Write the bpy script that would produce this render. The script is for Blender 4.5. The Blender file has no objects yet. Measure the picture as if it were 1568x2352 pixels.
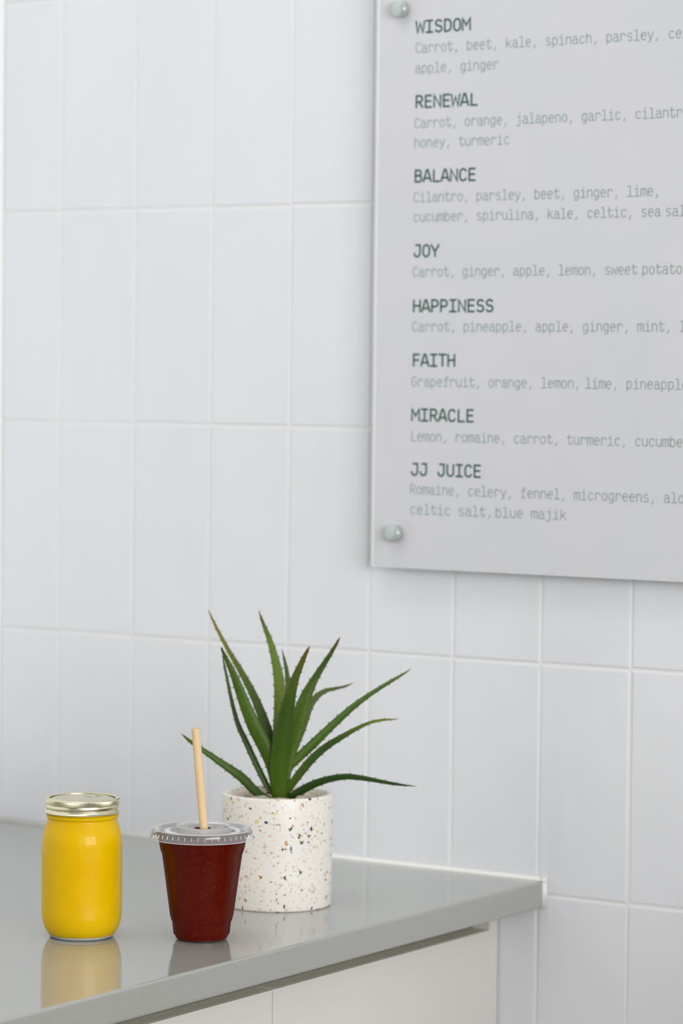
import bpy, bmesh, math, random
from mathutils import Vector, Matrix

random.seed(7)
SC = bpy.context.scene
COL = SC.collection
PI = math.pi

# ------------------------------------------------------------------ camera
cam_data = bpy.data.cameras.new('camera')
cam = bpy.data.objects.new('camera', cam_data)
COL.objects.link(cam)
yaw, pitch, roll = -0.58111, 0.04165, 0.01108
F = Vector((math.sin(yaw) * math.cos(pitch), math.cos(yaw) * math.cos(pitch), -math.sin(pitch)))
R0 = F.cross(Vector((0, 0, 1))).normalized()
U0 = R0.cross(F)
R = R0 * math.cos(roll) + U0 * math.sin(roll)
U = -R0 * math.sin(roll) + U0 * math.cos(roll)
cam.matrix_world = Matrix(((R.x, U.x, -F.x, 2.10958), (R.y, U.y, -F.y, -2.6559),
                           (R.z, U.z, -F.z, 1.38604), (0, 0, 0, 1)))
cam_data.sensor_fit = 'VERTICAL'
cam_data.sensor_height = 36.0
cam_data.sensor_width = 24.0
cam_data.lens = 109.85
cam_data.clip_start = 0.05
cam_data.dof.use_dof = True
cam_data.dof.focus_distance = 2.70
cam_data.dof.aperture_fstop = 5.6
SC.camera = cam

# ------------------------------------------------------------------ light
w = bpy.data.worlds.new('world')
SC.world = w
w.use_nodes = True
w.node_tree.nodes['Background'].inputs[0].default_value = (0.86, 0.93, 1.0, 1)
w.node_tree.nodes['Background'].inputs[1].default_value = 0.6


def area(name, loc, aim, sx, sy, power, color):
    l = bpy.data.lights.new(name, 'AREA')
    l.shape = 'RECTANGLE'
    l.size, l.size_y = sx, sy
    l.energy = power
    l.color = color
    o = bpy.data.objects.new(name, l)
    COL.objects.link(o)
    o.location = loc
    o.rotation_euler = Vector(aim).to_track_quat('-Z', 'Y').to_euler()
    return o


# daylight coming in through the window on the right, plus two added fill lamps
area('daylight_side', (5.15, -3.15, 1.85), (-1, 0.45, -0.10), 3.2, 1.6, 175, (1.0, 0.985, 0.965))
area('added_ceiling_fill', (0.40, -0.85, 2.77), (0, 0, -1), 0.8, 0.4, 4, (0.98, 0.985, 1.0))  # fill lamp added to lift the upper left of the tiles
area('added_front_fill', (3.4, -4.95, 1.85), (-0.3, 1, -0.05), 1.6, 1.6, 6, (1.0, 0.985, 0.965))  # weak fill added from the front to even out the back wall

vs = SC.view_settings
vs.view_transform = 'Standard'
vs.look = 'None'
vs.gamma = 1.0
vs.use_curve_mapping = False
vs.exposure = 0.0
SC.cycles.use_denoising = True
SC.cycles.max_bounces = 14
SC.cycles.transparent_max_bounces = 24
SC.cycles.caustics_reflective = False
SC.cycles.caustics_refractive = False
SC.cycles.sample_clamp_indirect = 6.0


# ------------------------------------------------------------------ materials
def mat(name, color, rough=0.5, metal=0.0, spec=0.5, **kw):
    m = bpy.data.materials.new(name)
    m.use_nodes = True
    b = m.node_tree.nodes['Principled BSDF']
    b.inputs['Base Color'].default_value = (*color, 1)
    b.inputs['Roughness'].default_value = rough
    b.inputs['Metallic'].default_value = metal
    b.inputs['Specular IOR Level'].default_value = spec
    for k, v in kw.items():
        b.inputs[k].default_value = v
    return m


def nodes(m):
    return m.node_tree.nodes, m.node_tree.links, m.node_tree.nodes['Principled BSDF']


def add(N, kind, **kw):
    n = N.new(kind)
    for k, v in kw.items():
        setattr(n, k, v)
    return n


def noise_bump(m, scale, strength, dist=0.001, stretch=(1, 1, 1), detail=3):
    N, L, b = nodes(m)
    tc = add(N, 'ShaderNodeTexCoord')
    mp = add(N, 'ShaderNodeMapping')
    mp.inputs['Scale'].default_value = stretch
    nz = add(N, 'ShaderNodeTexNoise')
    nz.inputs['Scale'].default_value = scale
    nz.inputs['Detail'].default_value = detail
    bp = add(N, 'ShaderNodeBump')
    bp.inputs['Strength'].default_value = strength
    bp.inputs['Distance'].default_value = dist
    L.new(tc.outputs['Object'], mp.inputs[0])
    L.new(mp.outputs[0], nz.inputs['Vector'])
    L.new(nz.outputs[0], bp.inputs['Height'])
    L.new(bp.outputs[0], b.inputs['Normal'])
    return nz, mp


def noise_tint(m, c1, c2, scale, lo=0.35, hi=0.65, stretch=(1, 1, 1), detail=4):
    N, L, b = nodes(m)
    tc = add(N, 'ShaderNodeTexCoord')
    mp = add(N, 'ShaderNodeMapping')
    mp.inputs['Scale'].default_value = stretch
    nz = add(N, 'ShaderNodeTexNoise')
    nz.inputs['Scale'].default_value = scale
    nz.inputs['Detail'].default_value = detail
    rp = add(N, 'ShaderNodeValToRGB')
    rp.color_ramp.elements[0].position = lo
    rp.color_ramp.elements[0].color = (*c1, 1)
    rp.color_ramp.elements[1].position = hi
    rp.color_ramp.elements[1].color = (*c2, 1)
    L.new(tc.outputs['Object'], mp.inputs[0])
    L.new(mp.outputs[0], nz.inputs['Vector'])
    L.new(nz.outputs[0], rp.inputs[0])
    L.new(rp.outputs[0], b.inputs['Base Color'])


M_tile = mat('glazed_tile', (0.80, 0.815, 0.85), 0.22, spec=0.5)
noise_tint(M_tile, (0.785, 0.80, 0.84), (0.815, 0.83, 0.862), 5.0, stretch=(1, 1, 0.5))
noise_bump(M_tile, 26, 0.28, 0.004, stretch=(1.3, 1, 0.45), detail=2)
M_grout = mat('white_grout', (0.83, 0.83, 0.83), 0.8)
M_paint = mat('white_wall_paint', (0.94, 0.945, 0.945), 0.55)
M_paint_dim = mat('dark_grey_wall_paint', (0.16, 0.155, 0.15), 0.6)
M_ceiling = mat('ceiling_paint', (0.85, 0.85, 0.84), 0.8)
M_floor = mat('concrete_floor', (0.1, 0.095, 0.09), 0.45)
noise_tint(M_floor, (0.085, 0.08, 0.075), (0.115, 0.11, 0.105), 3.0)
M_winframe = mat('window_frame_paint', (0.75, 0.75, 0.75), 0.4)
M_caulk = mat('white_silicone', (0.84, 0.835, 0.81), 0.4)

M_slab = mat('grey_quartz', (0.38, 0.388, 0.362), 0.085, IOR=1.8)
noise_tint(M_slab, (0.358, 0.366, 0.340), (0.405, 0.414, 0.388), 900, 0.3, 0.7, detail=2)
M_door = mat('warm_white_laminate', (0.76, 0.735, 0.695), 0.42)
M_filler = mat('warm_white_filler', (0.76, 0.74, 0.705), 0.42)
M_dooredge = mat('door_edge_band', (0.90, 0.88, 0.73), 0.5)
M_glueline = mat('dark_glue_line', (0.04, 0.035, 0.03), 0.6)
M_carcass = mat('cabinet_carcass', (0.30, 0.29, 0.26), 0.6)
M_plinth = mat('cabinet_plinth', (0.25, 0.25, 0.25), 0.5)

M_panel = mat('frosted_acrylic', (0.755, 0.76, 0.795), 0.5, spec=0.4)
noise_tint(M_panel, (0.675, 0.688, 0.715), (0.70, 0.70, 0.73), 14.0)
M_paneledge = mat('acrylic_edge_painted_glow', (0.84, 0.85, 0.87), 0.2)  # edge glow and reflection put into a paler base colour
M_head = mat('dark_green_lettering', (0.005, 0.080, 0.052), 0.5)
M_ingr = mat('pale_green_lettering', (0.29, 0.365, 0.355), 0.5)
M_cap = mat('satin_steel', (0.52, 0.59, 0.56), 0.2, metal=0.45)


def thin_clear(name, tint, rough=0.03, ior=1.45, haze=0.0, bump=None, cap=1.0):
    """thin clear sheet: light passes straight through, Fresnel gloss on top"""
    m = bpy.data.materials.new(name)
    m.use_nodes = True
    N, L = m.node_tree.nodes, m.node_tree.links
    N.remove(N['Principled BSDF'])
    out = N['Material Output']
    tr = add(N, 'ShaderNodeBsdfTransparent')
    tr.inputs[0].default_value = (*tint, 1)
    gl = add(N, 'ShaderNodeBsdfAnisotropic') if False else add(N, 'ShaderNodeBsdfGlossy')
    gl.inputs['Roughness'].default_value = rough
    fr = add(N, 'ShaderNodeFresnel')
    fr.inputs['IOR'].default_value = ior
    mx = add(N, 'ShaderNodeMixShader')
    lim = add(N, 'ShaderNodeMath', operation='MINIMUM')
    lim.inputs[1].default_value = cap
    L.new(fr.outputs[0], lim.inputs[0])
    L.new(lim.outputs[0], mx.inputs[0])
    base = tr.outputs[0]
    if haze > 0:
        df = add(N, 'ShaderNodeBsdfDiffuse')
        df.inputs[0].default_value = (0.95, 0.95, 0.96, 1)
        mh = add(N, 'ShaderNodeMixShader')
        mh.inputs[0].default_value = haze
        L.new(tr.outputs[0], mh.inputs[1])
        L.new(df.outputs[0], mh.inputs[2])
        base = mh.outputs[0]
    L.new(base, mx.inputs[1])
    L.new(gl.outputs[0], mx.inputs[2])
    if bump:
        scale, strength, dist = bump
        tc = add(N, 'ShaderNodeTexCoord')
        vz = add(N, 'ShaderNodeTexVoronoi')
        vz.inputs['Scale'].default_value = scale
        mr = add(N, 'ShaderNodeMapRange')
        mr.inputs[1].default_value = 0.0
        mr.inputs[2].default_value = 0.45
        mr.inputs[3].default_value = 1.0
        mr.inputs[4].default_value = 0.0
        nz = add(N, 'ShaderNodeTexNoise')
        nz.inputs['Scale'].default_value = 28
        ml = add(N, 'ShaderNodeMath', operation='MULTIPLY')
        bp = add(N, 'ShaderNodeBump')
        bp.inputs['Strength'].default_value = strength
        bp.inputs['Distance'].default_value = dist
        L.new(tc.outputs['Object'], vz.inputs['Vector'])
        L.new(tc.outputs['Object'], nz.inputs['Vector'])
        L.new(vz.outputs['Distance'], mr.inputs[0])
        L.new(mr.outputs[0], ml.inputs[0])
        L.new(nz.outputs[0], ml.inputs[1])
        L.new(ml.outputs[0], bp.inputs['Height'])
        L.new(bp.outputs[0], gl.inputs['Normal'])
        L.new(bp.outputs[0], fr.inputs['Normal'])
    L.new(mx.outputs[0], out.inputs[0])
    return m


M_glass = thin_clear('misted_jar_glass', (0.99, 0.99, 0.98), 0.09, 1.30, 0.0, (900, 0.42, 0.0005), cap=0.16)
M_glassbase = thin_clear('clear_jar_foot', (0.97, 0.98, 0.97), 0.05, 1.5, 0.5)
M_plastic = thin_clear('clear_cup_plastic', (0.985, 0.985, 0.985), 0.14, 1.30, cap=0.07)
M_lidplastic = thin_clear('clear_lid_painted_sheen', (0.95, 0.955, 0.96), 0.05, 1.8, 0.42)  # white haze paints in the bright wall's reflection on the lid top
M_skirt = thin_clear('clear_lid_skirt', (0.96, 0.96, 0.965), 0.05, 1.6, 0.18)
M_glint = mat('rib_painted_glint', (0.85, 0.85, 0.86), 0.3, Alpha=0.75)  # white colour paints the highlights of the clear ribs and rim

M_juice = mat('yellow_juice', (0.90, 0.54, 0.001), 0.5, spec=0.0, **{'Subsurface Weight': 0.3, 'Subsurface Scale': 0.03})
M_juice.node_tree.nodes['Principled BSDF'].inputs['Subsurface Radius'].default_value = (1.0, 0.7, 0.1)
noise_tint(M_juice, (0.86, 0.515, 0.001), (0.90, 0.555, 0.001), 60)
M_smooth = mat('dark_red_smoothie', (0.16, 0.012, 0.008), 0.5, spec=0.0)
M_gold = mat('pale_gold_tin', (0.76, 0.72, 0.52), 0.27, metal=1.0)
M_goldtop = mat('pale_gold_tin_disc', (0.68, 0.65, 0.47), 0.36, metal=1.0)
M_ink = mat('black_printed_ink', (0.03, 0.03, 0.03), 0.5)
M_straw = mat('tan_straw', (0.82, 0.60, 0.34), 0.55)
noise_tint(M_straw, (0.80, 0.575, 0.32), (0.845, 0.63, 0.37), 120, stretch=(1, 1, 0.05))
M_soil = mat('gritty_soil', (0.42, 0.28, 0.13), 0.9)
noise_tint(M_soil, (0.30, 0.19, 0.09), (0.62, 0.45, 0.25), 220)
M_stone = mat('river_pebble', (0.45, 0.42, 0.36), 0.5)


def smoothie_specks():
    N, L, b = nodes(M_smooth)
    tc = add(N, 'ShaderNodeTexCoord')
    vz = add(N, 'ShaderNodeTexVoronoi')
    vz.inputs['Scale'].default_value = 420
    sx = add(N, 'ShaderNodeSeparateColor')
    L.new(tc.outputs['Object'], vz.inputs['Vector'])
    L.new(vz.outputs['Color'], sx.inputs[0])
    lt = add(N, 'ShaderNodeMath', operation='LESS_THAN')
    lt.inputs[1].default_value = 0.16
    L.new(vz.outputs['Distance'], lt.inputs[0])
    g1 = add(N, 'ShaderNodeMath', operation='GREATER_THAN')
    g1.inputs[1].default_value = 0.9
    L.new(sx.outputs[0], g1.inputs[0])
    g2 = add(N, 'ShaderNodeMath', operation='LESS_THAN')
    g2.inputs[1].default_value = 0.12
    L.new(sx.outputs[0], g2.inputs[0])
    a1 = add(N, 'ShaderNodeMath', operation='MULTIPLY')
    a2 = add(N, 'ShaderNodeMath', operation='MULTIPLY')
    L.new(lt.outputs[0], a1.inputs[0]); L.new(g1.outputs[0], a1.inputs[1])
    L.new(lt.outputs[0], a2.inputs[0]); L.new(g2.outputs[0], a2.inputs[1])
    nz = add(N, 'ShaderNodeTexNoise')
    nz.inputs['Scale'].default_value = 420
    nz.inputs['Detail'].default_value = 4
    L.new(tc.outputs['Object'], nz.inputs['Vector'])
    rp = add(N, 'ShaderNodeValToRGB')
    rp.color_ramp.elements[0].position = 0.35
    rp.color_ramp.elements[0].color = (0.085, 0.0045, 0.001, 1)
    rp.color_ramp.elements[1].position = 0.7
    rp.color_ramp.elements[1].color = (0.12, 0.008, 0.0025, 1)
    L.new(nz.outputs[0], rp.inputs[0])
    m1 = add(N, 'ShaderNodeMixRGB')
    m1.inputs[2].default_value = (0.26, 0.07, 0.04, 1)
    L.new(a1.outputs[0], m1.inputs[0]); L.new(rp.outputs[0], m1.inputs[1])
    m2 = add(N, 'ShaderNodeMixRGB')
    m2.inputs[2].default_value = (0.03, 0.006, 0.004, 1)
    L.new(a2.outputs[0], m2.inputs[0]); L.new(m1.outputs[0], m2.inputs[1])
    L.new(m2.outputs[0], b.inputs['Base Color'])


smoothie_specks()


def terrazzo():
    m = mat('cream_terrazzo', (0.86, 0.83, 0.77), 0.4)
    N, L, b = nodes(m)
    tc = add(N, 'ShaderNodeTexCoord')
    warp = add(N, 'ShaderNodeTexNoise')
    warp.inputs['Scale'].default_value = 260
    warp.inputs['Detail'].default_value = 1
    L.new(tc.outputs['Object'], warp.inputs['Vector'])
    wm = add(N, 'ShaderNodeMixRGB', blend_type='LINEAR_LIGHT')
    wm.inputs[0].default_value = 0.0028
    L.new(tc.outputs['Object'], wm.inputs[1])
    L.new(warp.outputs['Color'], wm.inputs[2])
    cur = None
    # scale, stretch, threshold, share of cells holding a chip, colour ramp
    layers = [
        (230, (1, 1, 1.5), 0.42, 0.50, [(0.0, (0.72, 0.47, 0.40)), (0.4, (0.80, 0.62, 0.54)), (0.7, (0.60, 0.57, 0.50))], (3.1, 1.7, 0.4)),
        (320, (1.6, 1.6, 0.8), 0.38, 0.45, [(0.0, (0.55, 0.50, 0.44)), (0.5, (0.72, 0.46, 0.36)), (0.8, (0.48, 0.47, 0.30))], (0.7, 4.3, 2.2)),
        (180, (1, 1, 0.9), 0.38, 0.14, [(0.0, (0.70, 0.66, 0.26)), (0.6, (0.72, 0.55, 0.46))], (1.2, 0.3, 5.5)),
        (200, (1, 1, 0.9), 0.36, 0.12, [(0.0, (0.42, 0.13, 0.02)), (0.5, (0.56, 0.25, 0.08))], (7.2, 2.3, 1.5)),
        (190, (1.1, 1.1, 0.8), 0.42, 0.30, [(0.0, (0.015, 0.04, 0.04)), (0.6, (0.03, 0.06, 0.055)), (0.85, (0.15, 0.22, 0.22))], (2.2, 8.3, 3.5)),
    ]
    base = add(N, 'ShaderNodeRGB')
    base.outputs[0].default_value = (0.86, 0.835, 0.78, 1)
    cur = base.outputs[0]
    for sc, st, th, share, ramp, off in layers:
        mp = add(N, 'ShaderNodeMapping')
        mp.inputs['Scale'].default_value = st
        mp.inputs['Location'].default_value = off
        L.new(wm.outputs[0], mp.inputs[0])
        vz = add(N, 'ShaderNodeTexVoronoi', distance='MANHATTAN')
        vz.inputs['Scale'].default_value = sc
        L.new(mp.outputs[0], vz.inputs['Vector'])
        sp = add(N, 'ShaderNodeSeparateColor')
        L.new(vz.outputs['Color'], sp.inputs[0])
        th_ = add(N, 'ShaderNodeMath', operation='MULTIPLY')      # chips of unequal size
        th_.inputs[1].default_value = th
        ad = add(N, 'ShaderNodeMath', operation='MULTIPLY_ADD')
        ad.inputs[1].default_value = 0.9
        ad.inputs[2].default_value = 0.45
        L.new(sp.outputs[2], ad.inputs[0])
        L.new(ad.outputs[0], th_.inputs[0])
        lt = add(N, 'ShaderNodeMath', operation='LESS_THAN')
        L.new(vz.outputs['Distance'], lt.inputs[0])
        L.new(th_.outputs[0], lt.inputs[1])
        sel = add(N, 'ShaderNodeMath', operation='LESS_THAN')
        sel.inputs[1].default_value = share
        L.new(sp.outputs[0], sel.inputs[0])
        mm = add(N, 'ShaderNodeMath', operation='MULTIPLY')
        L.new(lt.outputs[0], mm.inputs[0])
        L.new(sel.outputs[0], mm.inputs[1])
        rp = add(N, 'ShaderNodeValToRGB')
        rp.color_ramp.interpolation = 'CONSTANT'
        rp.color_ramp.elements[0].color = (*ramp[0][1], 1)
        rp.color_ramp.elements[1].position = ramp[1][0]
        rp.color_ramp.elements[1].color = (*ramp[1][1], 1)
        for pos, c in ramp[2:]:
            e = rp.color_ramp.elements.new(pos)
            e.color = (*c, 1)
        L.new(sp.outputs[1], rp.inputs[0])
        mx = add(N, 'ShaderNodeMixRGB')
        L.new(mm.outputs[0], mx.inputs[0])
        L.new(cur, mx.inputs[1])
        L.new(rp.outputs[0], mx.inputs[2])
        cur = mx.outputs[0]
    L.new(cur, b.inputs['Base Color'])
    return m


M_terrazzo = terrazzo()


def leaf_material():
    m = mat('aloe_leaf', (0.1, 0.2, 0.05), 0.40, spec=0.28)
    N, L, b = nodes(m)
    at = add(N, 'ShaderNodeAttribute', attribute_name='leaf_color')
    tc = add(N, 'ShaderNodeTexCoord')
    nz = add(N, 'ShaderNodeTexNoise')
    nz.inputs['Scale'].default_value = 450
    nz.inputs['Detail'].default_value = 2
    mr = add(N, 'ShaderNodeMapRange')
    mr.inputs[3].default_value = 0.42
    mr.inputs[4].default_value = 0.80
    L.new(tc.outputs['Object'], nz.inputs['Vector'])
    L.new(nz.outputs[0], mr.inputs[0])
    mx = add(N, 'ShaderNodeVectorMath', operation='SCALE')
    L.new(at.outputs['Color'], mx.inputs[0])
    L.new(mr.outputs[0], mx.inputs['Scale'])
    gr = add(N, 'ShaderNodeVectorMath', operation='MULTIPLY')
    gr.inputs[1].default_value = (1.05, 1.05, 0.45)
    L.new(mx.outputs[0], gr.inputs[0])
    L.new(gr.outputs[0], b.inputs['Base Color'])
    return m


M_leaf = leaf_material()
M_spine = mat('aloe_spine', (0.07, 0.075, 0.02), 0.5)


# ------------------------------------------------------------------ helpers
def tag(o, label=None, cat=None, group=None, kind=None):
    if label: o['label'] = label
    if cat: o['category'] = cat
    if group: o['group'] = group
    if kind: o['kind'] = kind
    return o


def empty(name, loc, label, cat, group=None):
    o = bpy.data.objects.new(name, None)
    o.empty_display_size = 0.05
    COL.objects.link(o)
    o.location = loc
    return tag(o, label, cat, group)


def link(name, bm, m, parent=None, smooth=True, loc=None):
    bmesh.ops.recalc_face_normals(bm, faces=bm.faces)
    me = bpy.data.meshes.new(name)
    bm.to_mesh(me)
    bm.free()
    ms = m if isinstance(m, (list, tuple)) else [m]
    for x in ms:
        me.materials.append(x)
    for p in me.polygons:
        p.use_smooth = smooth
    o = bpy.data.objects.new(name, me)
    COL.objects.link(o)
    if parent: o.parent = parent
    if loc is not None: o.location = loc
    return o


def sharp(o, deg=35):
    me = o.data
    bm = bmesh.new()
    bm.from_mesh(me)
    for e in bm.edges:
        if len(e.link_faces) == 2 and e.calc_face_angle(0) > math.radians(deg):
            e.smooth = False
    bm.to_mesh(me)
    bm.free()
    return o


def box(bm, x0, x1, y0, y1, z0, z1, bev=0.0, seg=2, mi=0):
    vs_ = [bm.verts.new((x, y, z)) for x in (x0, x1) for y in (y0, y1) for z in (z0, z1)]
    idx = [(0, 1, 3, 2), (4, 6, 7, 5), (0, 4, 5, 1), (2, 3, 7, 6), (0, 2, 6, 4), (1, 5, 7, 3)]
    fs = [bm.faces.new([vs_[i] for i in f]) for f in idx]
    for f in fs: f.material_index = mi
    bmesh.ops.recalc_face_normals(bm, faces=fs)
    if bev > 0:
        es = list({e for f in fs for e in f.edges})
        r = bmesh.ops.bevel(bm, geom=es, offset=bev, segments=seg, profile=0.5, affect='EDGES')
        for f in r['faces']: f.material_index = mi


def lathe(bm, prof, n=96, rfun=None, closed=False, mi=0):
    """prof: list of (r, z).  rfun(r, z, angle, i) may change r."""
    rings = []
    for i, (r, z) in enumerate(prof):
        if r <= 1e-7:
            rings.append([bm.verts.new((0, 0, z))])
            continue
        ring = []
        for k in range(n):
            a = 2 * PI * k / n
            rr = rfun(r, z, a, i, k) if rfun else r
            ring.append(bm.verts.new((rr * math.cos(a), rr * math.sin(a), z)))
        rings.append(ring)
    pairs = list(zip(rings, rings[1:]))
    if closed: pairs.append((rings[-1], rings[0]))
    for a, b in pairs:
        if len(a) == 1 and len(b) == 1: continue
        for k in range(n):
            k2 = (k + 1) % n
            if len(a) == 1: f = bm.faces.new((a[0], b[k], b[k2]))
            elif len(b) == 1: f = bm.faces.new((a[k], b[0], a[k2]))
            else: f = bm.faces.new((a[k], b[k], b[k2], a[k2]))
            f.material_index = mi
    return rings


def spline(pts, per=6):
    """Catmull-Rom through rows of floats"""
    P = [list(p) for p in pts]
    P = [[2 * a - b for a, b in zip(P[0], P[1])]] + P + [[2 * a - b for a, b in zip(P[-1], P[-2])]]
    out = []
    for i in range(1, len(P) - 2):
        for k in range(per):
            t = k / per
            out.append([0.5 * ((2 * p1) + (-p0 + p2) * t + (2 * p0 - 5 * p1 + 4 * p2 - p3) * t * t
                               + (-p0 + 3 * p1 - 3 * p2 + p3) * t ** 3)
                        for p0, p1, p2, p3 in zip(P[i - 1], P[i], P[i + 1], P[i + 2])])
    out.append(P[-2])
    return out


# ------------------------------------------------------------------ room shell
XL, XR, YF, ZC = -0.08, 5.2, -5.0, 2.8
bm = bmesh.new(); box(bm, XL - 0.12, XR + 0.12, YF - 0.12, 0.12, -0.1, 0)
tag(link('floor', bm, M_floor, smooth=False), kind='structure')
bm = bmesh.new(); box(bm, XL - 0.12, XR + 0.12, YF - 0.12, 0.12, ZC, ZC + 0.1)
tag(link('ceiling', bm, M_ceiling, smooth=False), kind='structure')

TW, TH, TG = 0.1, 0.2267, 0.0027          # tile pitch and joint width
TZ0 = 1.5661                              # height of one horizontal joint


def tiled_wall():
    bm = bmesh.new()
    box(bm, XL - 0.12, XR + 0.12, 0.0007, 0.12, 0, ZC, mi=1)
    rnd = random.Random(3)
    cols = [XL] + [i * TW for i in range(0, 52)] + [XR]
    rows = [0.0] + [TZ0 + j * TH for j in range(-6, 6)] + [ZC]
    for a, b in zip(cols, cols[1:]):
        for c, d in zip(rows, rows[1:]):
            if b - a < 0.01 or d - c < 0.01: continue
            j = [rnd.uniform(-0.0004, 0.0004) for _ in range(4)]
            x0, x1, z0, z1 = a + TG / 2 + j[0], b - TG / 2 + j[1], c + TG / 2 + j[2], d - TG / 2 + j[3]
            if a == XL: x0 = a
            tilt = rnd.uniform(-0.0004, 0.0004), rnd.uniform(-0.0005, 0.0005)
            e1, e2 = 0.0004, 0.0013
            front = -0.0002
            rings = []
            for ins, y in ((0.0, 0.0022), (0.0, 0.0009), (e1, front + 0.0004), (e2, front)):
                q = []
                for sx, sz in ((0, 0), (1, 0), (1, 1), (0, 1)):
                    x = x0 + ins if sx == 0 else x1 - ins
                    z = z0 + ins if sz == 0 else z1 - ins
                    yy = y + ((sx - 0.5) * tilt[0] + (sz - 0.5) * tilt[1] if y < 0.0015 else 0)
                    q.append(bm.verts.new((x, yy, z)))
                rings.append(q)
            for p, q in zip(rings, rings[1:]):
                for k in range(4):
                    bm.faces.new((p[k], p[(k + 1) % 4], q[(k + 1) % 4], q[k]))
            bm.faces.new(rings[-1])
    return tag(link('wall_back', bm, [M_tile, M_grout], smooth=False), kind='structure')


tiled_wall()

bm = bmesh.new(); box(bm, XL - 0.12, XL, YF, 0.0, 0, ZC)
tag(link('wall_left', bm, M_paint, smooth=False), kind='structure')


def wall_with_opening(name, axis, at, lo, hi, o0, o1, s0, s1, m):
    bm = bmesh.new()
    for a, b, c, d in ((lo, o0, 0, ZC), (o1, hi, 0, ZC), (o0, o1, 0, s0), (o0, o1, s1, ZC)):
        if axis == 'x': box(bm, at, at + 0.12, a, b, c, d)
        else: box(bm, a, b, at - 0.12, at, c, d)
    return tag(link(name, bm, m, smooth=False), kind='structure')


def window_frame(name, axis, at, o0, o1, s0, s1, n):
    bm = bmesh.new()
    t = 0.05

    def bar(a, b, c, d):
        if axis == 'x': box(bm, at + 0.03, at + 0.09, a, b, c, d, 0.004)
        else: box(bm, a, b, at - 0.09, at - 0.03, c, d, 0.004)
    bar(o0, o1, s0, s0 + t); bar(o0, o1, s1 - t, s1)
    for k in range(n + 1):
        x = o0 + (o1 - o0 - t) * k / n
        bar(x, x + t, s0, s1)
    return tag(link(name, bm, M_winframe, smooth=False), kind='structure')


wall_with_opening('wall_right', 'x', XR, YF, 0.0, -4.85, -1.45, 1.0, 2.7, M_paint)
window_frame('window_1', 'x', XR, -4.85, -1.45, 1.0, 2.7, 3)
bm = bmesh.new(); box(bm, 1.45, 1.57, -0.50, 0.0, 0, 1.04)  # unseen half wall, added to shade the lower tiles
tag(link('added_shade_wall', bm, M_paint_dim, smooth=False), kind='structure')
wall_with_opening('wall_front', 'y', YF, XL - 0.12, XR + 0.12, 2.5, 4.3, 1.0, 2.7, M_paint_dim)
window_frame('window_2', 'y', YF, 2.5, 4.3, 1.0, 2.7, 2)

# ------------------------------------------------------------------ counter
CZ, CT, CX = 0.9, 0.0266, 0.608
YEND = -1.95
bm = bmesh.new(); box(bm, XL + 0.001, CX, YEND, -0.003, CZ - CT, CZ, 0.0022, 3)
o = link('countertop', bm, M_slab, smooth=False)
tag(o, 'grey polished quartz countertop running out from the tiled wall', 'countertop')

# silicone bead where the slab meets the tiles
bm = bmesh.new()
prof = [(0.0, 0.0), (0.0, 0.0040), (-0.0012, 0.0034), (-0.0032, 0.0014), (-0.0040, 0.0)]
a = [bm.verts.new((XL + 0.001, -0.0004 + y, CZ + z)) for y, z in prof]
b = [bm.verts.new((CX + 0.004, -0.0004 + y, CZ + z)) for y, z in prof]
for k in range(4): bm.faces.new((a[k], a[k + 1], b[k + 1], b[k]))
bm.faces.new(a); bm.faces.new(b)
a = [bm.verts.new((CX + z, -0.0004 + y, CZ + 0.0040)) for y, z in prof]
b = [bm.verts.new((CX + z, -0.0004 + y, CZ - CT)) for y, z in prof]
for k in range(4): bm.faces.new((a[k], a[k + 1], b[k + 1], b[k]))
bm.faces.new(a); bm.faces.new(b)
tag(link('trim_1', bm, M_caulk), kind='structure')

# base cabinet
FX = 0.5573                                # front face of the doors
DT = 0.8492                                # top of the doors
cab = empty('base_cabinet', (0.24, -0.97, 0.0), 'off-white base cabinet with handleless doors under the grey countertop', 'cabinet')
off = Vector((-0.24, 0.97, 0.0))


def cpart(name, m, boxes, bev=0.0006):
    bm = bmesh.new()
    for q in boxes: box(bm, *q, bev, 2)
    return link(name, bm, m, cab, smooth=False, loc=off)


cpart('carcass', M_carcass, [(XL + 0.02, FX - 0.0205, -1.9, -0.0195, 0.1, CZ - CT - 0.002)], 0)
cpart('filler_strip', M_filler, [(FX - 0.02, FX, -0.0187, -0.003, 0.1, CZ - CT - 0.0006)])
cpart('plinth', M_plinth, [(0.1, FX - 0.06, -1.9, -0.004, 0.0, 0.098)], 0)
for y1, y0 in ((-0.0190, -0.3931), (-0.3947, -0.9945), (-0.9960, -1.9)):
    bm = bmesh.new()
    box(bm, FX - 0.0195, FX, y0, y1, 0.103, DT, 0.0007, 2)
    for f in bm.faces:
        f.normal_update()
        if f.normal.z > 0.9: f.material_index = 1
        elif f.normal.z > 0.1 and f.normal.x > 0.1: f.material_index = 2
    link('door', bm, [M_door, M_dooredge, M_glueline], cab, smooth=False, loc=off)

# ------------------------------------------------------------------ menu sign
SX0, SX1, SZ0, SZ1 = 0.4147, 1.32, 1.2010, 2.36
SYF, SYB = -0.0200, -0.0150
sign = empty('menu_sign', (SX0, SYB, SZ0), 'frosted acrylic juice menu sign with green lettering standing off the tiled wall', 'sign')
so = -Vector((SX0, SYB, SZ0))
bm = bmesh.new(); box(bm, SX0 + 0.0032, SX1, SYF, SYB, SZ0 + 0.0012, SZ1)
link('panel', bm, M_panel, sign, smooth=False, loc=so)
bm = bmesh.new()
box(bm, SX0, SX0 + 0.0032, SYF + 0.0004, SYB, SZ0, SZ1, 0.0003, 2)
box(bm, SX0 + 0.0032, SX1, SYF + 0.0004, SYB, SZ0, SZ0 + 0.0012)
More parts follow.
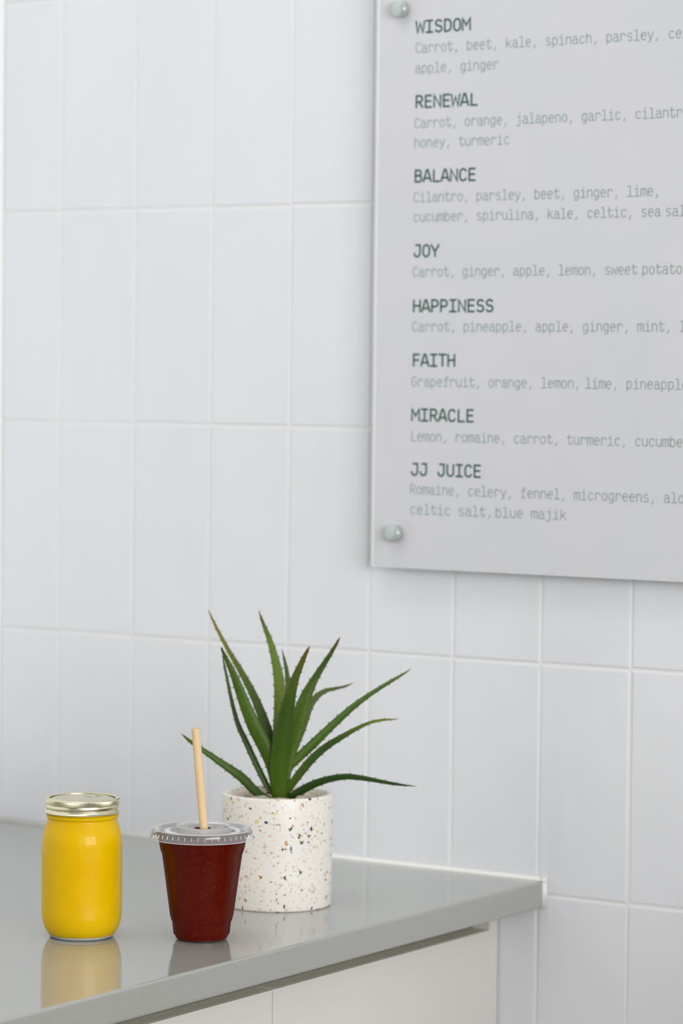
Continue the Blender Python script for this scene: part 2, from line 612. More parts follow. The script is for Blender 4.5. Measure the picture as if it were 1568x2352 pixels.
# flat left strip, its bright glow painted as a paler colour
link('painted_glow_edge', bm, M_paneledge, sign, smooth=False, loc=so)
for z in (1.2355, 1.7555):
    bm = bmesh.new()
    r = 0.0082
    lathe(bm, [(0.0045, 0.0), (0.0045, -SYB), ], 32)
    lathe(bm, [(r - 0.0008, -SYF), (r, -SYF + 0.0008), (r, -SYF + 0.0085), (r - 0.0004, -SYF + 0.0096),
               (r - 0.0014, -SYF + 0.0102), (0, -SYF + 0.0102)], 48)
    for v in bm.verts:
        x, y, zz = v.co
        v.co = (x, -zz, y)
    s = sharp(link('standoff', bm, M_cap, sign, loc=so + Vector((0.4443, 0, z))), 50)
    s['label'] = 'round satin steel standoff bolt'


# lettering: single-stroke glyphs, x in letter widths, y in cap heights
def arc(cx, cy, rx, ry, a0, a1, n=10):
    return [(cx + rx * math.cos(math.radians(a0 + (a1 - a0) * k / n)),
             cy + ry * math.sin(math.radians(a0 + (a1 - a0) * k / n))) for k in range(n + 1)]


XH = 0.75
l_, r_, c_ = 0.17, 0.83, 0.5
GL = {
    'W': [[(0.04, 1), (0.22, 0), (0.5, 0.8), (0.78, 0), (0.96, 1)]],
    'I': [[(0.16, 1), (0.84, 1)], [(0.5, 1), (0.5, 0)], [(0.14, 0), (0.86, 0)]],
    'S': [arc(0.5, 0.745, 0.32, 0.255, 25, 180, 10)[:] + arc(0.5, 0.745, 0.32, 0.235, 180, 250, 5)[1:] +
          arc(0.5, 0.26, 0.34, 0.26, 70, -90, 10) + arc(0.5, 0.26, 0.36, 0.26, -90, -155, 5)[1:]],
    'D': [[(0.17, 0), (0.17, 1), (0.42, 1)] + arc(0.42, 0.62, 0.41, 0.38, 90, 0, 7)[1:] +
          arc(0.42, 0.38, 0.41, 0.38, 0, -90, 7) + [(0.17, 0)]],
    'O': [arc(0.5, 0.66, 0.34, 0.34, 0, 180, 12) + arc(0.5, 0.34, 0.34, 0.34, 180, 360, 12) + [(0.84, 0.66)]],
    'M': [[(0.1, 0), (0.1, 1), (0.5, 0.42), (0.9, 1), (0.9, 0)]],
    'R': [[(0.17, 0), (0.17, 1), (0.5, 1)] + arc(0.52, 0.735, 0.3, 0.265, 90, -90, 10) + [(0.17, 0.47)], [(0.5, 0.47), (0.86, 0)]],
    'E': [[(0.84, 1), (0.2, 1), (0.2, 0), (0.85, 0)], [(0.2, 0.52), (0.78, 0.52)]],
    'N': [[(0.15, 0), (0.15, 1), (0.85, 0), (0.85, 1)]],
    'A': [[(0.07, 0), (0.42, 1), (0.58, 1), (0.93, 0)], [(0.2, 0.29), (0.8, 0.29)]],
    'L': [[(0.24, 1), (0.24, 0), (0.88, 0)]],
    'B': [[(0.17, 0), (0.17, 1), (0.52, 1)] + arc(0.52, 0.765, 0.27, 0.235, 90, -90, 9) + [(0.17, 0.53)],
          [(0.52, 0.53)] + arc(0.54, 0.265, 0.31, 0.265, 90, -90, 9) + [(0.17, 0)]],
    'C': [arc(0.52, 0.66, 0.35, 0.34, 25, 180, 10) + arc(0.52, 0.34, 0.35, 0.34, 180, 335, 10)],
    'J': [[(0.3, 1), (0.78, 1), (0.78, 0.3)] + arc(0.46, 0.3, 0.32, 0.3, 0, -180, 10)[1:]],
    'Y': [[(0.06, 1), (0.5, 0.42), (0.94, 1)], [(0.5, 0.42), (0.5, 0)]],
    'H': [[(0.15, 1), (0.15, 0)], [(0.85, 1), (0.85, 0)], [(0.15, 0.52), (0.85, 0.52)]],
    'P': [[(0.18, 0), (0.18, 1), (0.52, 1)] + arc(0.54, 0.72, 0.3, 0.28, 90, -90, 10) + [(0.18, 0.44)]],
    'F': [[(0.86, 1), (0.22, 1), (0.22, 0)], [(0.22, 0.5), (0.78, 0.5)]],
    'T': [[(0.08, 1), (0.92, 1)], [(0.5, 1), (0.5, 0)]],
    'U': [[(0.16, 1), (0.16, 0.33)] + arc(0.5, 0.33, 0.34, 0.33, 180, 360, 10)[1:] + [(0.84, 1)]],
    'G': [arc(0.52, 0.66, 0.35, 0.34, 25, 180, 10) + arc(0.52, 0.34, 0.35, 0.34, 180, 360, 10) + [(0.87, 0.5), (0.56, 0.5)]],
    'a': [arc(0.47, 0.53, 0.29, 0.22, 160, 0, 9) + [(0.76, 0.1), (0.82, 0.0), (0.92, 0.0)],
          [(0.76, 0.43), (0.48, 0.43)] + arc(0.44, 0.215, 0.3, 0.215, 90, 270, 10) + [(0.58, 0.02), (0.76, 0.16)]],
    'b': [[(0.18, 1), (0.18, 0)], arc(0.5, 0.45, 0.32, 0.3, 180, 0, 9) + arc(0.5, 0.3, 0.32, 0.3, 0, -180, 9)],
    'c': [arc(0.52, 0.44, 0.33, 0.31, 30, 180, 9) + arc(0.52, 0.31, 0.33, 0.31, 180, 330, 9)],
    'e': [[(0.18, 0.4), (0.82, 0.4)] + arc(0.5, 0.45, 0.32, 0.3, 0, 180, 9) + arc(0.5, 0.3, 0.32, 0.3, 180, 318, 9)],
    'f': [[(0.2, 0.72), (0.86, 0.72)], [(0.2, 0), (0.72, 0)], [(0.46, 0), (0.46, 0.8)] + arc(0.66, 0.8, 0.2, 0.2, 180, 90, 6)[1:] + [(0.88, 1)]],
    'g': [arc(0.48, 0.45, 0.31, 0.3, 0, 180, 9) + arc(0.48, 0.32, 0.31, 0.3, 180, 360, 9),
          [(0.79, 0.74), (0.79, -0.06)] + arc(0.49, -0.06, 0.3, 0.2, 0, -150, 9)[1:]],
    'h': [[(0.17, 1), (0.17, 0)], arc(0.5, 0.44, 0.33, 0.31, 180, 0, 10) + [(0.83, 0)]],
    'i': [[(0.2, 0.74), (0.52, 0.74), (0.52, 0)], [(0.14, 0), (0.88, 0)], [(0.50, 0.955), (0.50, 1.045)]],
    'j': [[(0.26, 0.74), (0.66, 0.74), (0.66, -0.04)] + arc(0.4, -0.04, 0.26, 0.2, 0, -150, 8)[1:], [(0.64, 0.955), (0.64, 1.045)]],
    'k': [[(0.18, 1), (0.18, 0)], [(0.18, 0.28), (0.8, 0.75)], [(0.4, 0.45), (0.86, 0)]],
    'l': [[(0.18, 1), (0.52, 1), (0.52, 0)], [(0.12, 0), (0.92, 0)]],
    'm': [[(0.1, 0.75), (0.1, 0)], arc(0.31, 0.58, 0.2, 0.17, 180, 0, 7) + [(0.51, 0)], arc(0.71, 0.58, 0.2, 0.17, 180, 0, 7) + [(0.91, 0)]],
    'n': [[(0.17, 0.75), (0.17, 0)], arc(0.5, 0.44, 0.33, 0.31, 180, 0, 10) + [(0.83, 0)]],
    'o': [arc(0.5, 0.44, 0.33, 0.31, 0, 180, 10) + arc(0.5, 0.31, 0.33, 0.31, 180, 360, 10) + [(0.83, 0.44)]],
    'p': [[(0.18, 0.75), (0.18, -0.25)], arc(0.5, 0.45, 0.32, 0.3, 180, 0, 9) + arc(0.5, 0.3, 0.32, 0.3, 0, -180, 9)],
    'r': [[(0.22, 0.75), (0.22, 0)], arc(0.55, 0.46, 0.33, 0.29, 180, 20, 9) + [(0.86, 0.5)]],
    's': [arc(0.5, 0.565, 0.29, 0.185, 30, 250, 10) + arc(0.5, 0.19, 0.31, 0.19, 70, -150, 11)],
    't': [[(0.12, 0.72), (0.86, 0.72)], [(0.36, 1.0), (0.36, 0.22)] + arc(0.6, 0.22, 0.24, 0.22, 180, 330, 8)[1:] + [(0.84, 0.28)]],
    'u': [[(0.17, 0.75), (0.17, 0.31)] + arc(0.5, 0.31, 0.33, 0.31, 180, 360, 10)[1:], [(0.83, 0.75), (0.83, 0)]],
    'w': [[(0.05, 0.75), (0.24, 0), (0.5, 0.6), (0.76, 0), (0.95, 0.75)]],
    'y': [[(0.12, 0.75), (0.5, 0.02)], [(0.88, 0.75), (0.5, 0.0), (0.4, -0.17), (0.28, -0.24), (0.14, -0.24)]],
    ',': [[(0.52, 0.13), (0.50, 0.02), (0.34, -0.2)]],
}


def ribbon(bm, pts, hw, y0, y1, closed):
    P = [Vector((p[0], p[1])) for p in pts]
    Q = [P[0]]
    for p in P[1:]:
        if (p - Q[-1]).length > 1e-5: Q.append(p)
    P = Q
    n = len(P)
    if n < 2: return
    left, right = [], []
    for i in range(n):
        d0 = (P[i] - P[i - 1]).normalized() if i > 0 else None
        d1 = (P[i + 1] - P[i]).normalized() if i < n - 1 else None
        if d0 is None: d0 = d1
        if d1 is None: d1 = d0
        n0, n1 = Vector((-d0.y, d0.x)), Vector((-d1.y, d1.x))
        m = n0 + n1
        if m.length < 1e-4: m = n0
        m.normalize()
        k = hw / max(0.45, m.dot(n0))
        e = Vector((0, 0))
        if i == 0: e = -d1 * hw * 0.6
        if i == n - 1: e = d0 * hw * 0.6
        left.append(P[i] + m * k + e)
        right.append(P[i] - m * k + e)
    vf = [[bm.verts.new((q.x, y0, q.y)) for q in s] for s in (left, right)]
    vb = [[bm.verts.new((q.x, y1, q.y)) for q in s] for s in (left, right)]
    for i in range(n - 1):
        bm.faces.new((vf[0][i], vf[0][i + 1], vf[1][i + 1], vf[1][i]))
        bm.faces.new((vf[0][i], vb[0][i], vb[0][i + 1], vf[0][i + 1]))
        bm.faces.new((vf[1][i], vf[1][i + 1], vb[1][i + 1], vb[1][i]))


def write(name, text, x, z, adv, cap, hw, m, spaces=()):
    bm = bmesh.new()
    cx = x
    lift = 0
    for ch in text:
        if ch == ' ': cx += adv; continue
        if ch == '~': cx += adv * 0.58; continue
        if ch == '^': cx += adv * 0.25; continue
        for st in GL[ch]:
            lift = (lift + 1) % 4                    # keeps crossing strokes off one plane
            ribbon(bm, [(cx + px * adv, z + py * cap) for px, py in st], hw, SYF - 0.00012 - lift * 0.00001, SYF + 0.0001, False)
        cx += adv
    return link(name, bm, m, sign, smooth=False, loc=so)


HX, IX = 0.4600, 0.4594
HEADS = [('WISDOM', 1.7316, 10.62), ('RENEWAL', 1.6580, 10.45), ('BALANCE', 1.5847, 10.3), ('JOY', 1.5108, 10.2),
         ('HAPPINESS', 1.4563, 10.45), ('FAITH', 1.4026, 10.2), ('MIRACLE', 1.3483, 10.5), ('JJ JUICE', 1.2941, 10.3)]
INGR = [('Carrot, beet, kale, spinach, parsley, celery,', 1.7120, 7.38), ('apple, ginger', 1.6921, 7.45),
        ('Carrot, orange, jalapeno, garlic, cilantro,', 1.6380, 7.25), ('honey, turmeric', 1.6187, 7.33),
        ('Cilantro, parsley, beet, ginger, lime,', 1.5649, 7.24), ('cucumber, spirulina, kale, celtic, sea~salt', 1.5455, 7.26),
        ('Carrot, ginger, apple, lemon, sweet~potato', 1.4911, 7.20), ('Carrot, pineapple, apple, ginger, mint, l', 1.4370, 7.42),
        ('Grapefruit, orange, lemon,~lime, pineapple', 1.3824, 7.40), ('Lemon, romaine, carrot, turmeric, cucumber', 1.3282, 7.39),
        ('Romaine, celery, fennel, microgreens, aloe,', 1.2753, 7.45), ('celtic salt,^blue majik', 1.2555, 8.05)]
for t, z, a in HEADS: write('heading_lettering', t, HX, z, a * 0.001, 0.0114, 0.00096, M_head)
for t, z, a in INGR: write('ingredient_lettering', t, IX, z, a * 0.001, 0.0095, 0.00050, M_ingr)

# ------------------------------------------------------------------ jar of juice
JAR = Vector((0.43548, -0.51266, 0.9))
jar = empty('juice_jar', JAR, 'glass mason jar of bright yellow juice with a gold screw lid', 'jar')
body = [(0.0266, 0.0), (0.0282, 0.0012), (0.0297, 0.0039), (0.0316, 0.0068), (0.0329, 0.0097), (0.0338, 0.0125), (0.0345, 0.0154), (0.0349, 0.0183),
        (0.0351, 0.0212), (0.0352, 0.030), (0.0352, 0.05), (0.0352, 0.070), (0.0351, 0.0792), (0.03485, 0.085), (0.0343, 0.0888),
        (0.0334, 0.093), (0.0323, 0.0965), (0.0311, 0.1002), (0.0303, 0.1028), (0.03035, 0.1040), (0.0312, 0.1048), (0.0317, 0.1058),
        (0.0317, 0.1068), (0.0312, 0.1076), (0.0305, 0.1083), (0.0302, 0.114), (0.0298, 0.118)]
body = [tuple(q) for q in spline(body, 4)]
bm = bmesh.new(); lathe(bm, body, 128)
link('glass', bm, M_glass, jar)
bm = bmesh.new()
lathe(bm, [(0, 0.0012), (0.0215, 0.0010), (0.0240, 0.0002), (0.0262, 0.0001), (0.0279, 0.0014), (0.0286, 0.0024), (0.0, 0.0026)], 96)
g = link('glass_foot', bm, M_glassbase, jar)
g['label'] = 'clear empty glass foot below the juice'
jp = [(0, 0.0030), (0.0275, 0.0030)] + [(r - 0.0003, z) for r, z in body if 0.0030 < z < 0.1165] + [(0, 0.1165)]
bm = bmesh.new(); lathe(bm, jp, 128)
link('juice', bm, M_juice, jar)
# screw band: knurled top rim, rolled thread, flared hem
NK = 260


def band_r(r, z, a, i, k):
    if 0.1170 < z < 0.1214:
        return r + (0.00028 if k % 2 else -0.00012)
    if 0.1108 < z < 0.1170:
        ph = ((a - 4.0) % (2 * PI)) / (2 * PI)
        zc = 0.1119 + 0.0030 * ph
        d = (z - zc) / 0.0008
        d2 = (z - zc - 0.0022) / 0.0009
        return r - 0.0007 * math.exp(-d * d) + 0.0004 * math.exp(-d2 * d2)
    return r


zs = [0.1109 + 0.00025 * k for k in range(24)]
prof = [(0.0318, 0.1092), (0.0326, 0.1091), (0.03275, 0.1096), (0.0324, 0.1101), (0.0317, 0.1106)] + [(0.0315, z) for z in zs] + \
       [(0.0316, 0.1169), (0.0318, 0.1171), (0.0319, 0.1184), (0.0319, 0.1206), (0.0318, 0.1211), (0.0315, 0.1217), (0.0308, 0.1221), (0.0296, 0.1220), (0.0289, 0.1216), (0.0288, 0.1209)]
bm = bmesh.new(); lathe(bm, prof, NK, band_r)
sharp(link('screw_band', bm, M_gold, jar), 40)
bm = bmesh.new(); lathe(bm, [(0, 0.1214), (0.024, 0.12135), (0.0262, 0.1212), (0.0272, 0.1206), (0.0288, 0.1205), (0.0288, 0.1190), (0, 0.1190)], 128)
d = sharp(link('lid_disc', bm, M_goldtop, jar), 30)
bm = bmesh.new()
rnd = random.Random(5)
for k in range(9):                                  # faint worn print on the disc
    x, y = rnd.uniform(-0.004, 0.007), rnd.uniform(0.003, 0.019)
    box(bm, x, x + rnd.uniform(0.0005, 0.0028), y, y + rnd.uniform(0.0004, 0.0010), 0.1213, 0.12146)
link('worn_print', bm, M_ink, d, smooth=False)

# ------------------------------------------------------------------ smoothie cup
CUP = Vector((0.52727, -0.46115, 0.9))
cup = empty('smoothie_cup', CUP, 'clear plastic cup of dark red smoothie with a flat lid', 'cup')
kr, kz = 3.792e-4, 3.85e-4
cp = [(61.2, 2156.5), (62, 2155.5), (62.3, 2146), (62.6, 2144.6), (65.0, 2143.6), (65.5, 2142), (68.3, 2116), (68.9, 2114.5), (70.4, 2112.8), (70.9, 2111), (73.8, 2100),
      (87.5, 2000), (92.9, 1963), (93.6, 1961), (96.3, 1954), (97, 1951), (100.5, 1935), (102.0, 1926), (102.8, 1922), (105.5, 1921), (106, 1919.5)]
cp = [(r * kr, (2156.5 - y) * kz) for r, y in cp]
bm = bmesh.new(); lathe(bm, [(0, 0.0012), (0.0195, 0.0011), (0.0215, 0.0002)] + cp, 128)
sharp(link('cup_wall', bm, M_plastic, cup), 30)
fill = 0.0922
sp = [(0, 0.0016), (0.0222, 0.0016)] + [(r - 0.00035, z) for r, z in cp if 0.0016 < z < fill - 0.001]
sp += [(0.0392, fill - 0.0006), (0.0386, fill), (0, fill)]
bm = bmesh.new(); lathe(bm, sp, 128)
sharp(link('smoothie', bm, M_smooth, cup), 35)

lp = [(0.0444, 0.0884), (0.0455, 0.0890), (0.0450, 0.0905), (0.0440, 0.0922), (0.0436, 0.0936), (0.0434, 0.0952), (0.0430, 0.0963), (0.0423, 0.0968), (0.0412, 0.0967),
      (0.0401, 0.0958), (0.0392, 0.0945), (0.0380, 0.0938), (0.0352, 0.0940), (0.0338, 0.0944), (0.0284, 0.0945), (0.0262, 0.0944), (0.0247, 0.0948), (0.0238, 0.0963),
      (0.0232, 0.0978), (0.0222, 0.0982), (0.0135, 0.0982), (0.0128, 0.0979), (0.0120, 0.0972), (0.0100, 0.0970), (0.0072, 0.0970)]


bm = bmesh.new(); lathe(bm, lp, 160)
for f in bm.faces:
    c = f.calc_center_median()
    if c.z < 0.0960 and math.hypot(c.x, c.y) > 0.0425: f.material_index = 1
lid = sharp(link('lid', bm, [M_lidplastic, M_skirt], cup), 30)
bm = bmesh.new()
for k in range(96):                                 # fine ribs on the sunken ring
    a = 2 * PI * k / 96
    q = Matrix.Rotation(a, 4, 'Z')
    vs0 = [q @ Vector(p) for p in ((0.0286, -0.0004, 0.0946), (0.0334, -0.0004, 0.0945), (0.0334, 0.0004, 0.0945), (0.0286, 0.0004, 0.0946),
                                   (0.0292, 0, 0.0954), (0.0328, 0, 0.0953))]
    v = [bm.verts.new(p) for p in vs0]
    for f in ((0, 1, 5, 4), (2, 3, 4, 5), (0, 4, 3), (1, 2, 5)): bm.faces.new([v[i] for i in f])
rb = link('ribbed_ring', bm, M_glint, lid, smooth=False)
bm = bmesh.new()
for k in range(47):                                 # grip ribs round the skirt
    q = Matrix.Rotation(2 * PI * (k + 0.3) / 47, 4, 'Z')
    pts = [(0.0442, -0.0005, 0.0912), (0.0442, 0.0005, 0.0912), (0.0437, 0.0003, 0.0944), (0.0437, -0.0003, 0.0944),
           (0.0449, 0.0, 0.0920), (0.0442, 0.0, 0.0942)]
    v = [bm.verts.new(q @ Vector(p)) for p in pts]
    for f in ((0, 4, 5, 3), (4, 1, 2, 5), (0, 1, 4), (2, 3, 5)): bm.faces.new([v[i] for i in f])
link('grip_ribs', bm, M_glint, lid, smooth=False)
bm = bmesh.new()                                     # rolled rim beads
for rr, zz, tk in ((0.0426, 0.0968, 0.00035), (0.0455, 0.0889, 0.00030), (0.0229, 0.0982, 0.00022)):
    n1, n2 = 128, 6
    g = [[bm.verts.new(((rr + tk * math.cos(b)) * math.cos(a), (rr + tk * math.cos(b)) * math.sin(a), zz + tk * math.sin(b)))
          for b in [2 * PI * j / n2 for j in range(n2)]] for a in [2 * PI * i / n1 for i in range(n1)]]
    for i in range(n1):
        for j in range(n2):
            bm.faces.new((g[i][j], g[(i + 1) % n1][j], g[(i + 1) % n1][(j + 1) % n2], g[i][(j + 1) % n2]))
link('rolled_rim', bm, M_glint, lid)

# straw
top = Vector((-0.0067, -0.0044, 0.184)) + Vector((0.0016, 0.0, 0))
low = Vector((0.0016, -0.0004, 0.0982))
axis = (top - low).normalized()
bot = low - axis * 0.092
L = (top - bot).length
bm = bmesh.new()
rs, ri = 0.0037, 0.0031
lathe(bm, [(ri, 0.0), (rs, 0.0), (rs, L - 0.0002), (rs - 0.0002, L), (ri, L), (ri, L - 0.02), (ri, 0.002)], 40, closed=True)
o = sharp(link('drinking_straw', bm, M_straw), 40)
o.rotation_euler = axis.to_track_quat('Z', 'Y').to_euler()
o.location = CUP + bot
tag(o, 'tan drinking straw leaning in the smoothie cup', 'straw')

# ------------------------------------------------------------------ potted aloe
POT = Vector((0.47527, -0.27024, 0.9))
plant = empty('potted_aloe', POT, 'spiky green aloe plant in a white terrazzo pot', 'plant')
pr = [(0, 0.0), (0.0490, 0.0), (0.0502, 0.0006), (0.0508, 0.0020), (0.0512, 0.03), (0.0516, 0.07), (0.0518, 0.1025), (0.0515, 0.1038), (0.0507, 0.1043), (0.0472, 0.1043),
      (0.0464, 0.1039), (0.0460, 0.1030), (0.0457, 0.090), (0.0455, 0.084)]
bm = bmesh.new(); lathe(bm, pr, 128)
link('pot', bm, M_terrazzo, plant)
bm = bmesh.new()
rnd = random.Random(11)
rings = lathe(bm, [(0, 0.0985)] + [(0.0455 * k / 12, 0.0985) for k in range(1, 13)], 72)
for v in bm.verts:
    r = math.hypot(v.co.x, v.co.y)
    v.co.z += rnd.uniform(-0.0009, 0.0009) - 0.004 * (r / 0.0455) ** 2
soil = link('soil', bm, M_soil, plant)
for x, y, s in ((-0.006, -0.016, 0.0065), (0.004, -0.020, 0.0055), (-0.015, -0.012, 0.005), (0.012, -0.013, 0.0055), (0.020, 0.010, 0.006), (-0.024, 0.004, 0.006), (0.028, -0.008, 0.005)):
    bm = bmesh.new()
    bmesh.ops.create_icosphere(bm, subdivisions=3, radius=s)
    for v in bm.verts:
        v.co.z *= 0.6
        v.co *= 1 + 0.08 * math.sin(v.co.x * 700 + x * 900) * math.cos(v.co.y * 600)
    link('pebble', bm, M_stone, plant, loc=Vector((x, y, 0.0985)))

LEAVES = [
     (-1, 25, 'a', [(0.474, -0.2659, 1.0048, 3.21), (0.4677, -0.2628, 1.0314, 4.41), (0.4591, -0.2606, 1.0531, 4.65), (0.449, -0.2592, 1.0733, 4.49), (0.4374, -0.2584, 1.0935, 3.69), (0.4237, -0.2589, 1.1138, 2.88), (0.4107, -0.259, 1.1309, 2.08), (0.3982, -0.2585, 1.1481, 1.6), (0.3877, -0.2568, 1.163, 0.88), (0.3813, -0.2527, 1.1691, 0.16)]),
     (1, -15, 'b', [(0.4726, -0.2667, 1.0064, 5.61), (0.4697, -0.2707, 1.0283, 6.41), (0.4645, -0.2768, 1.0469, 6.89), (0.4585, -0.2838, 1.064, 6.73), (0.4531, -0.2904, 1.0826, 5.61), (0.4492, -0.2962, 1.0996, 4.49), (0.4453, -0.3021, 1.1166, 3.21), (0.4416, -0.3081, 1.1303, 1.92), (0.4406, -0.3127, 1.1378, 1.04), (0.4418, -0.3161, 1.1409, 0.16)]),
     (1, 50, 'c', [(0.4721, -0.2673, 1.0016, 2.72), (0.4658, -0.2696, 1.0053, 2.88), (0.4593, -0.2715, 1.0163, 3.21), (0.4511, -0.2741, 1.0328, 3.21), (0.4429, -0.2767, 1.0502, 3.05), (0.4353, -0.2788, 1.0659, 2.56), (0.429, -0.2799, 1.0866, 1.92), (0.424, -0.2801, 1.1056, 1.52), (0.42, -0.2798, 1.1199, 1.12), (0.4173, -0.2789, 1.1286, 0.48)]),
     (1, 35, 'd', [(0.4689, -0.2696, 0.9959, 3.21), (0.4635, -0.2773, 0.9995, 3.85), (0.4582, -0.2853, 1.0071, 4.33), (0.4523, -0.2938, 1.0175, 4.49), (0.4466, -0.3024, 1.0252, 4.01), (0.4397, -0.312, 1.0332, 3.37), (0.4329, -0.3217, 1.0415, 2.72), (0.4261, -0.3314, 1.0494, 2.16), (0.4221, -0.3395, 1.0559, 1.44), (0.4195, -0.3467, 1.0616, 0.16)]),
     (-1, 0, 'e', [(0.4733, -0.2663, 1.0064, 4.01), (0.47, -0.2633, 1.0332, 4.81), (0.4679, -0.2593, 1.0569, 5.29), (0.4663, -0.2548, 1.0757, 5.77), (0.4635, -0.2511, 1.0946, 5.45), (0.4593, -0.2482, 1.1119, 4.65), (0.4532, -0.2464, 1.1293, 3.53), (0.4463, -0.2452, 1.145, 2.56), (0.4387, -0.2445, 1.1592, 1.52), (0.4326, -0.2429, 1.1701, 0.16)]),
     (-1, 20, 'f', [(0.4773, -0.2626, 1.0256, 2.4), (0.4744, -0.253, 1.0729, 2.72), (0.4693, -0.2451, 1.0881, 2.88), (0.4634, -0.2373, 1.1, 2.72), (0.4567, -0.2297, 1.1113, 2.08), (0.4491, -0.2225, 1.1217, 1.36), (0.4409, -0.2154, 1.1324, 0.16)]),
     (1, 8, 'g', [(0.4749, -0.2657, 0.996, 6.73), (0.4753, -0.2685, 1.0116, 8.01), (0.477, -0.2708, 1.0296, 8.81), (0.4802, -0.2724, 1.0477, 8.65), (0.4843, -0.2735, 1.0657, 8.01), (0.4884, -0.2748, 1.0837, 6.73), (0.4929, -0.2761, 1.0984, 5.13), (0.4984, -0.2768, 1.1132, 3.77), (0.5048, -0.2771, 1.1263, 2.72), (0.5105, -0.278, 1.1362, 1.76), (0.5157, -0.2795, 1.143, 0.4)]),
     (1, -20, 'h', [(0.478, -0.2632, 1.0064, 4.01), (0.4804, -0.2616, 1.029, 4.81), (0.4842, -0.2594, 1.0484, 6.25), (0.4883, -0.2572, 1.0662, 7.05), (0.4916, -0.2556, 1.0823, 6.73), (0.4959, -0.2536, 1.0961, 5.29), (0.502, -0.2504, 1.1099, 3.69), (0.5089, -0.2468, 1.1229, 2.72), (0.5152, -0.2436, 1.1342, 2.0), (0.5203, -0.2413, 1.144, 1.28), (0.5234, -0.2406, 1.1495, 0.32)]),
     (-1, 20, 'i', [(0.4789, -0.262, 1.0177, 3.21), (0.4816, -0.2535, 1.0444, 4.17), (0.4835, -0.2453, 1.0616, 4.81), (0.4838, -0.2381, 1.0739, 4.65), (0.4839, -0.2309, 1.083, 4.01), (0.4861, -0.2222, 1.0906, 3.05), (0.4895, -0.2128, 1.0953, 2.24), (0.4957, -0.2016, 1.0974, 1.44), (0.4998, -0.1916, 1.0992, 0.96), (0.5014, -0.1831, 1.1016, 0.16)]),
     (1, 30, 'j', [(0.4763, -0.2638, 1.016, 2.88), (0.4803, -0.2607, 1.0257, 3.85), (0.4877, -0.2553, 1.0357, 4.49), (0.4981, -0.2479, 1.048, 4.65), (0.5084, -0.2405, 1.0605, 4.17), (0.5187, -0.2331, 1.0727, 3.69), (0.5303, -0.2248, 1.0853, 3.05), (0.5434, -0.2157, 1.097, 2.24), (0.5577, -0.2057, 1.1081, 1.76), (0.5676, -0.1989, 1.1153, 1.04), (0.5732, -0.195, 1.1202, 0.16)]),
     (-1, 35, 'k', [(0.4768, -0.2642, 1.0, 3.21), (0.4832, -0.2618, 1.0091, 3.85), (0.4929, -0.257, 1.0239, 4.17), (0.5031, -0.2523, 1.0371, 4.01), (0.5146, -0.2468, 1.0482, 3.53), (0.5276, -0.2406, 1.0575, 2.8), (0.5393, -0.2353, 1.065, 2.16), (0.5511, -0.2301, 1.0711, 1.6), (0.5629, -0.225, 1.074, 1.28), (0.5751, -0.2199, 1.0749, 0.32)]),
     (1, 40, 'l', [(0.475, -0.2657, 0.9936, 3.53), (0.4849, -0.2605, 1.0003, 4.17), (0.4956, -0.255, 1.0078, 4.33), (0.5057, -0.25, 1.0134, 4.01), (0.5172, -0.2442, 1.0176, 3.53), (0.5301, -0.2377, 1.0199, 3.21), (0.5431, -0.2313, 1.019, 2.72), (0.5561, -0.2249, 1.0168, 2.16), (0.5718, -0.2169, 1.0141, 1.52), (0.5889, -0.208, 1.0123, 0.16)]),
]


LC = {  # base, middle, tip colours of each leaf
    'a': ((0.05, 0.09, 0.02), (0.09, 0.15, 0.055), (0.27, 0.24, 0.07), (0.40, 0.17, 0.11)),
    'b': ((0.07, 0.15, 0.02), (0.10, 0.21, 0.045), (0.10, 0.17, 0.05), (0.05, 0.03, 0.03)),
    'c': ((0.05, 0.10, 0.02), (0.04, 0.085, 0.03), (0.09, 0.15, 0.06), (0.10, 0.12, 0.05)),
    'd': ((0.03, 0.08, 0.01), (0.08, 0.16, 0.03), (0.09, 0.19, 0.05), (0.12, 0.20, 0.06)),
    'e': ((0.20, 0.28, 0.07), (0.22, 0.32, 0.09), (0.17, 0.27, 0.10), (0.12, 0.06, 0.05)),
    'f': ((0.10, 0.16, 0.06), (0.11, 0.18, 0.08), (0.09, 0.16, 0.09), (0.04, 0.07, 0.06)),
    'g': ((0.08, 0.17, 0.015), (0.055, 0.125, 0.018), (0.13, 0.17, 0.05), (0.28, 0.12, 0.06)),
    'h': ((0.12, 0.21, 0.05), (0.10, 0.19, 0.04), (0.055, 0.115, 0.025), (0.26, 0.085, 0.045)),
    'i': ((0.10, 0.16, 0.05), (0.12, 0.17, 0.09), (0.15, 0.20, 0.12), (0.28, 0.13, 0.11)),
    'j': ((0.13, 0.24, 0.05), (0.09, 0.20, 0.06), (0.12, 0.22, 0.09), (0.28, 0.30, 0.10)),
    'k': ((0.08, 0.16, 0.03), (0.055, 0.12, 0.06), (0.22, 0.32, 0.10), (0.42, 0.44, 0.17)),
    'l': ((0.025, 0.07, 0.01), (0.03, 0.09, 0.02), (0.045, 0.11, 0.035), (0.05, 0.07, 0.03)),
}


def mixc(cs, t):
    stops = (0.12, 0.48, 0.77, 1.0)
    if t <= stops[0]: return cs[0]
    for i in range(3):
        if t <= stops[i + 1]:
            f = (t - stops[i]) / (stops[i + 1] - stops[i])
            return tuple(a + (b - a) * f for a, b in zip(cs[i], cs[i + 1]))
    return cs[3]


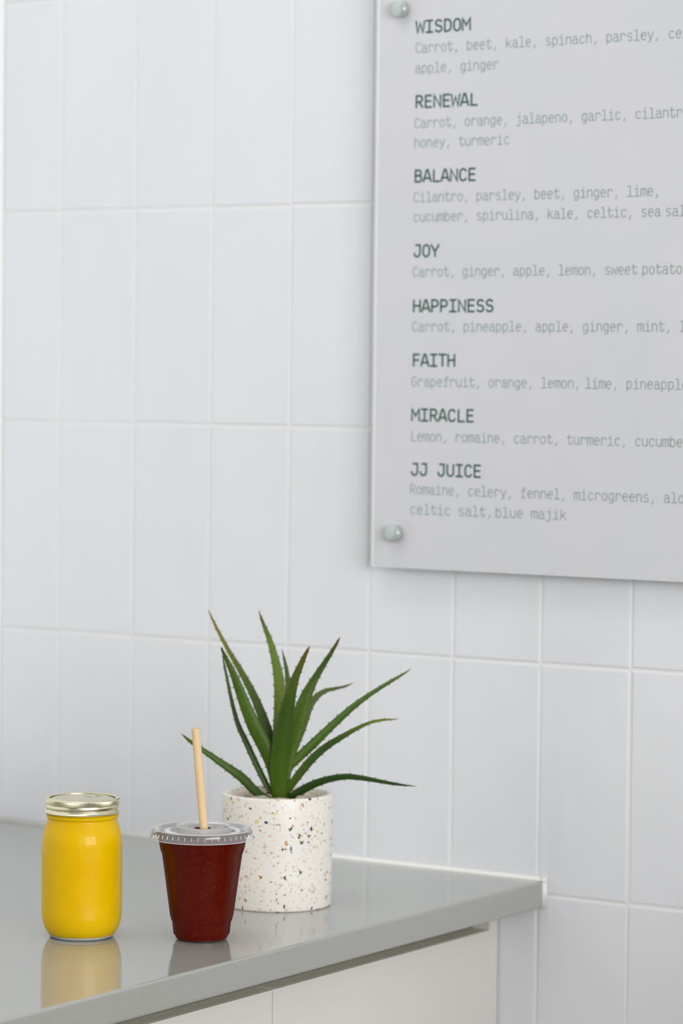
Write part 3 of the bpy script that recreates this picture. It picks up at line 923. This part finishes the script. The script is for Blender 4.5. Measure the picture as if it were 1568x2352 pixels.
def make_leaf(side, rolldeg, key, pts):
    rows = spline([(x, y, z, wd) for x, y, z, wd in pts], 5)
    n = len(rows)
    C = [Vector(r[:3]) - POT for r in rows]
    bm = bmesh.new()
    lay = bm.verts.layers.float_color.new('leaf_color')
    rings, edges = [], []
    NS = 20
    for i in range(n):
        T = (C[min(i + 1, n - 1)] - C[max(i - 1, 0)]).normalized()
        W = T.cross(F).normalized()
        Nn = W.cross(T).normalized()
        if Nn.dot(F) > 0: Nn = -Nn                  # outward face
        rr = math.radians(rolldeg * 0.6)
        Wr = W * math.cos(rr) + Nn * math.sin(rr)
        Nr = Nn * math.cos(rr) - W * math.sin(rr)
        if side < 0: Nr = -Nr
        hw = max(rows[i][3], 0.12) * 0.001
        t = i / (n - 1)
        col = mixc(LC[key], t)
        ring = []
        for k in range(NS):
            a = 2 * PI * k / NS
            u, v = math.cos(a), math.sin(a)
            th = 0.50 * v if v > 0 else 0.16 * v + (0.10 * (1 - abs(u) ** 1.5) if False else 0)
            p = C[i] + Wr * (u * hw) + Nr * (th * hw)
            vv = bm.verts.new(p)
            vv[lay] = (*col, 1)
            ring.append(vv)
        rings.append(ring)
        edges.append((C[i] + Wr * hw, C[i] - Wr * hw, Wr, T, hw))
    for a, b in zip(rings, rings[1:]):
        for k in range(NS):
            bm.faces.new((a[k], a[(k + 1) % NS], b[(k + 1) % NS], b[k]))
    bm.faces.new(rings[0])
    bm.faces.new(rings[-1])
    leaf = link('leaf', bm, M_leaf, plant)
    # marginal spines
    bm = bmesh.new()
    acc = [0.004, 0.009]
    for i in range(4, n - 1):
        step = (C[i] - C[i - 1]).length
        for s in (0, 1):
            acc[s] += step
            if acc[s] > 0.0098:
                acc[s] = 0.0
                e0, e1, Wr, T, hw = edges[i]
                if hw < 0.0008: continue
                b0 = (e0, e1)[s]
                o_ = Wr if s == 0 else -Wr
                size = min(0.0021, 0.0013 + hw * 0.2)
                tip = b0 + o_ * size * 0.85 + T * size * 0.75
                rb_ = size * 0.36
                cr = o_.cross(T).normalized()
                base = [bm.verts.new(b0 - o_ * 0.0005 + T * (math.cos(q) * rb_ * 1.3) + cr * (math.sin(q) * rb_)) for q in [2 * PI * k / 6 for k in range(6)]]
                tv = bm.verts.new(tip)
                for k in range(6): bm.faces.new((base[k], base[(k + 1) % 6], tv))
    sp_ = link('spines', bm, M_spine, leaf)
    sp_['kind'] = 'stuff'


for side, rl, key, pts in LEAVES: make_leaf(side, rl, key, pts)
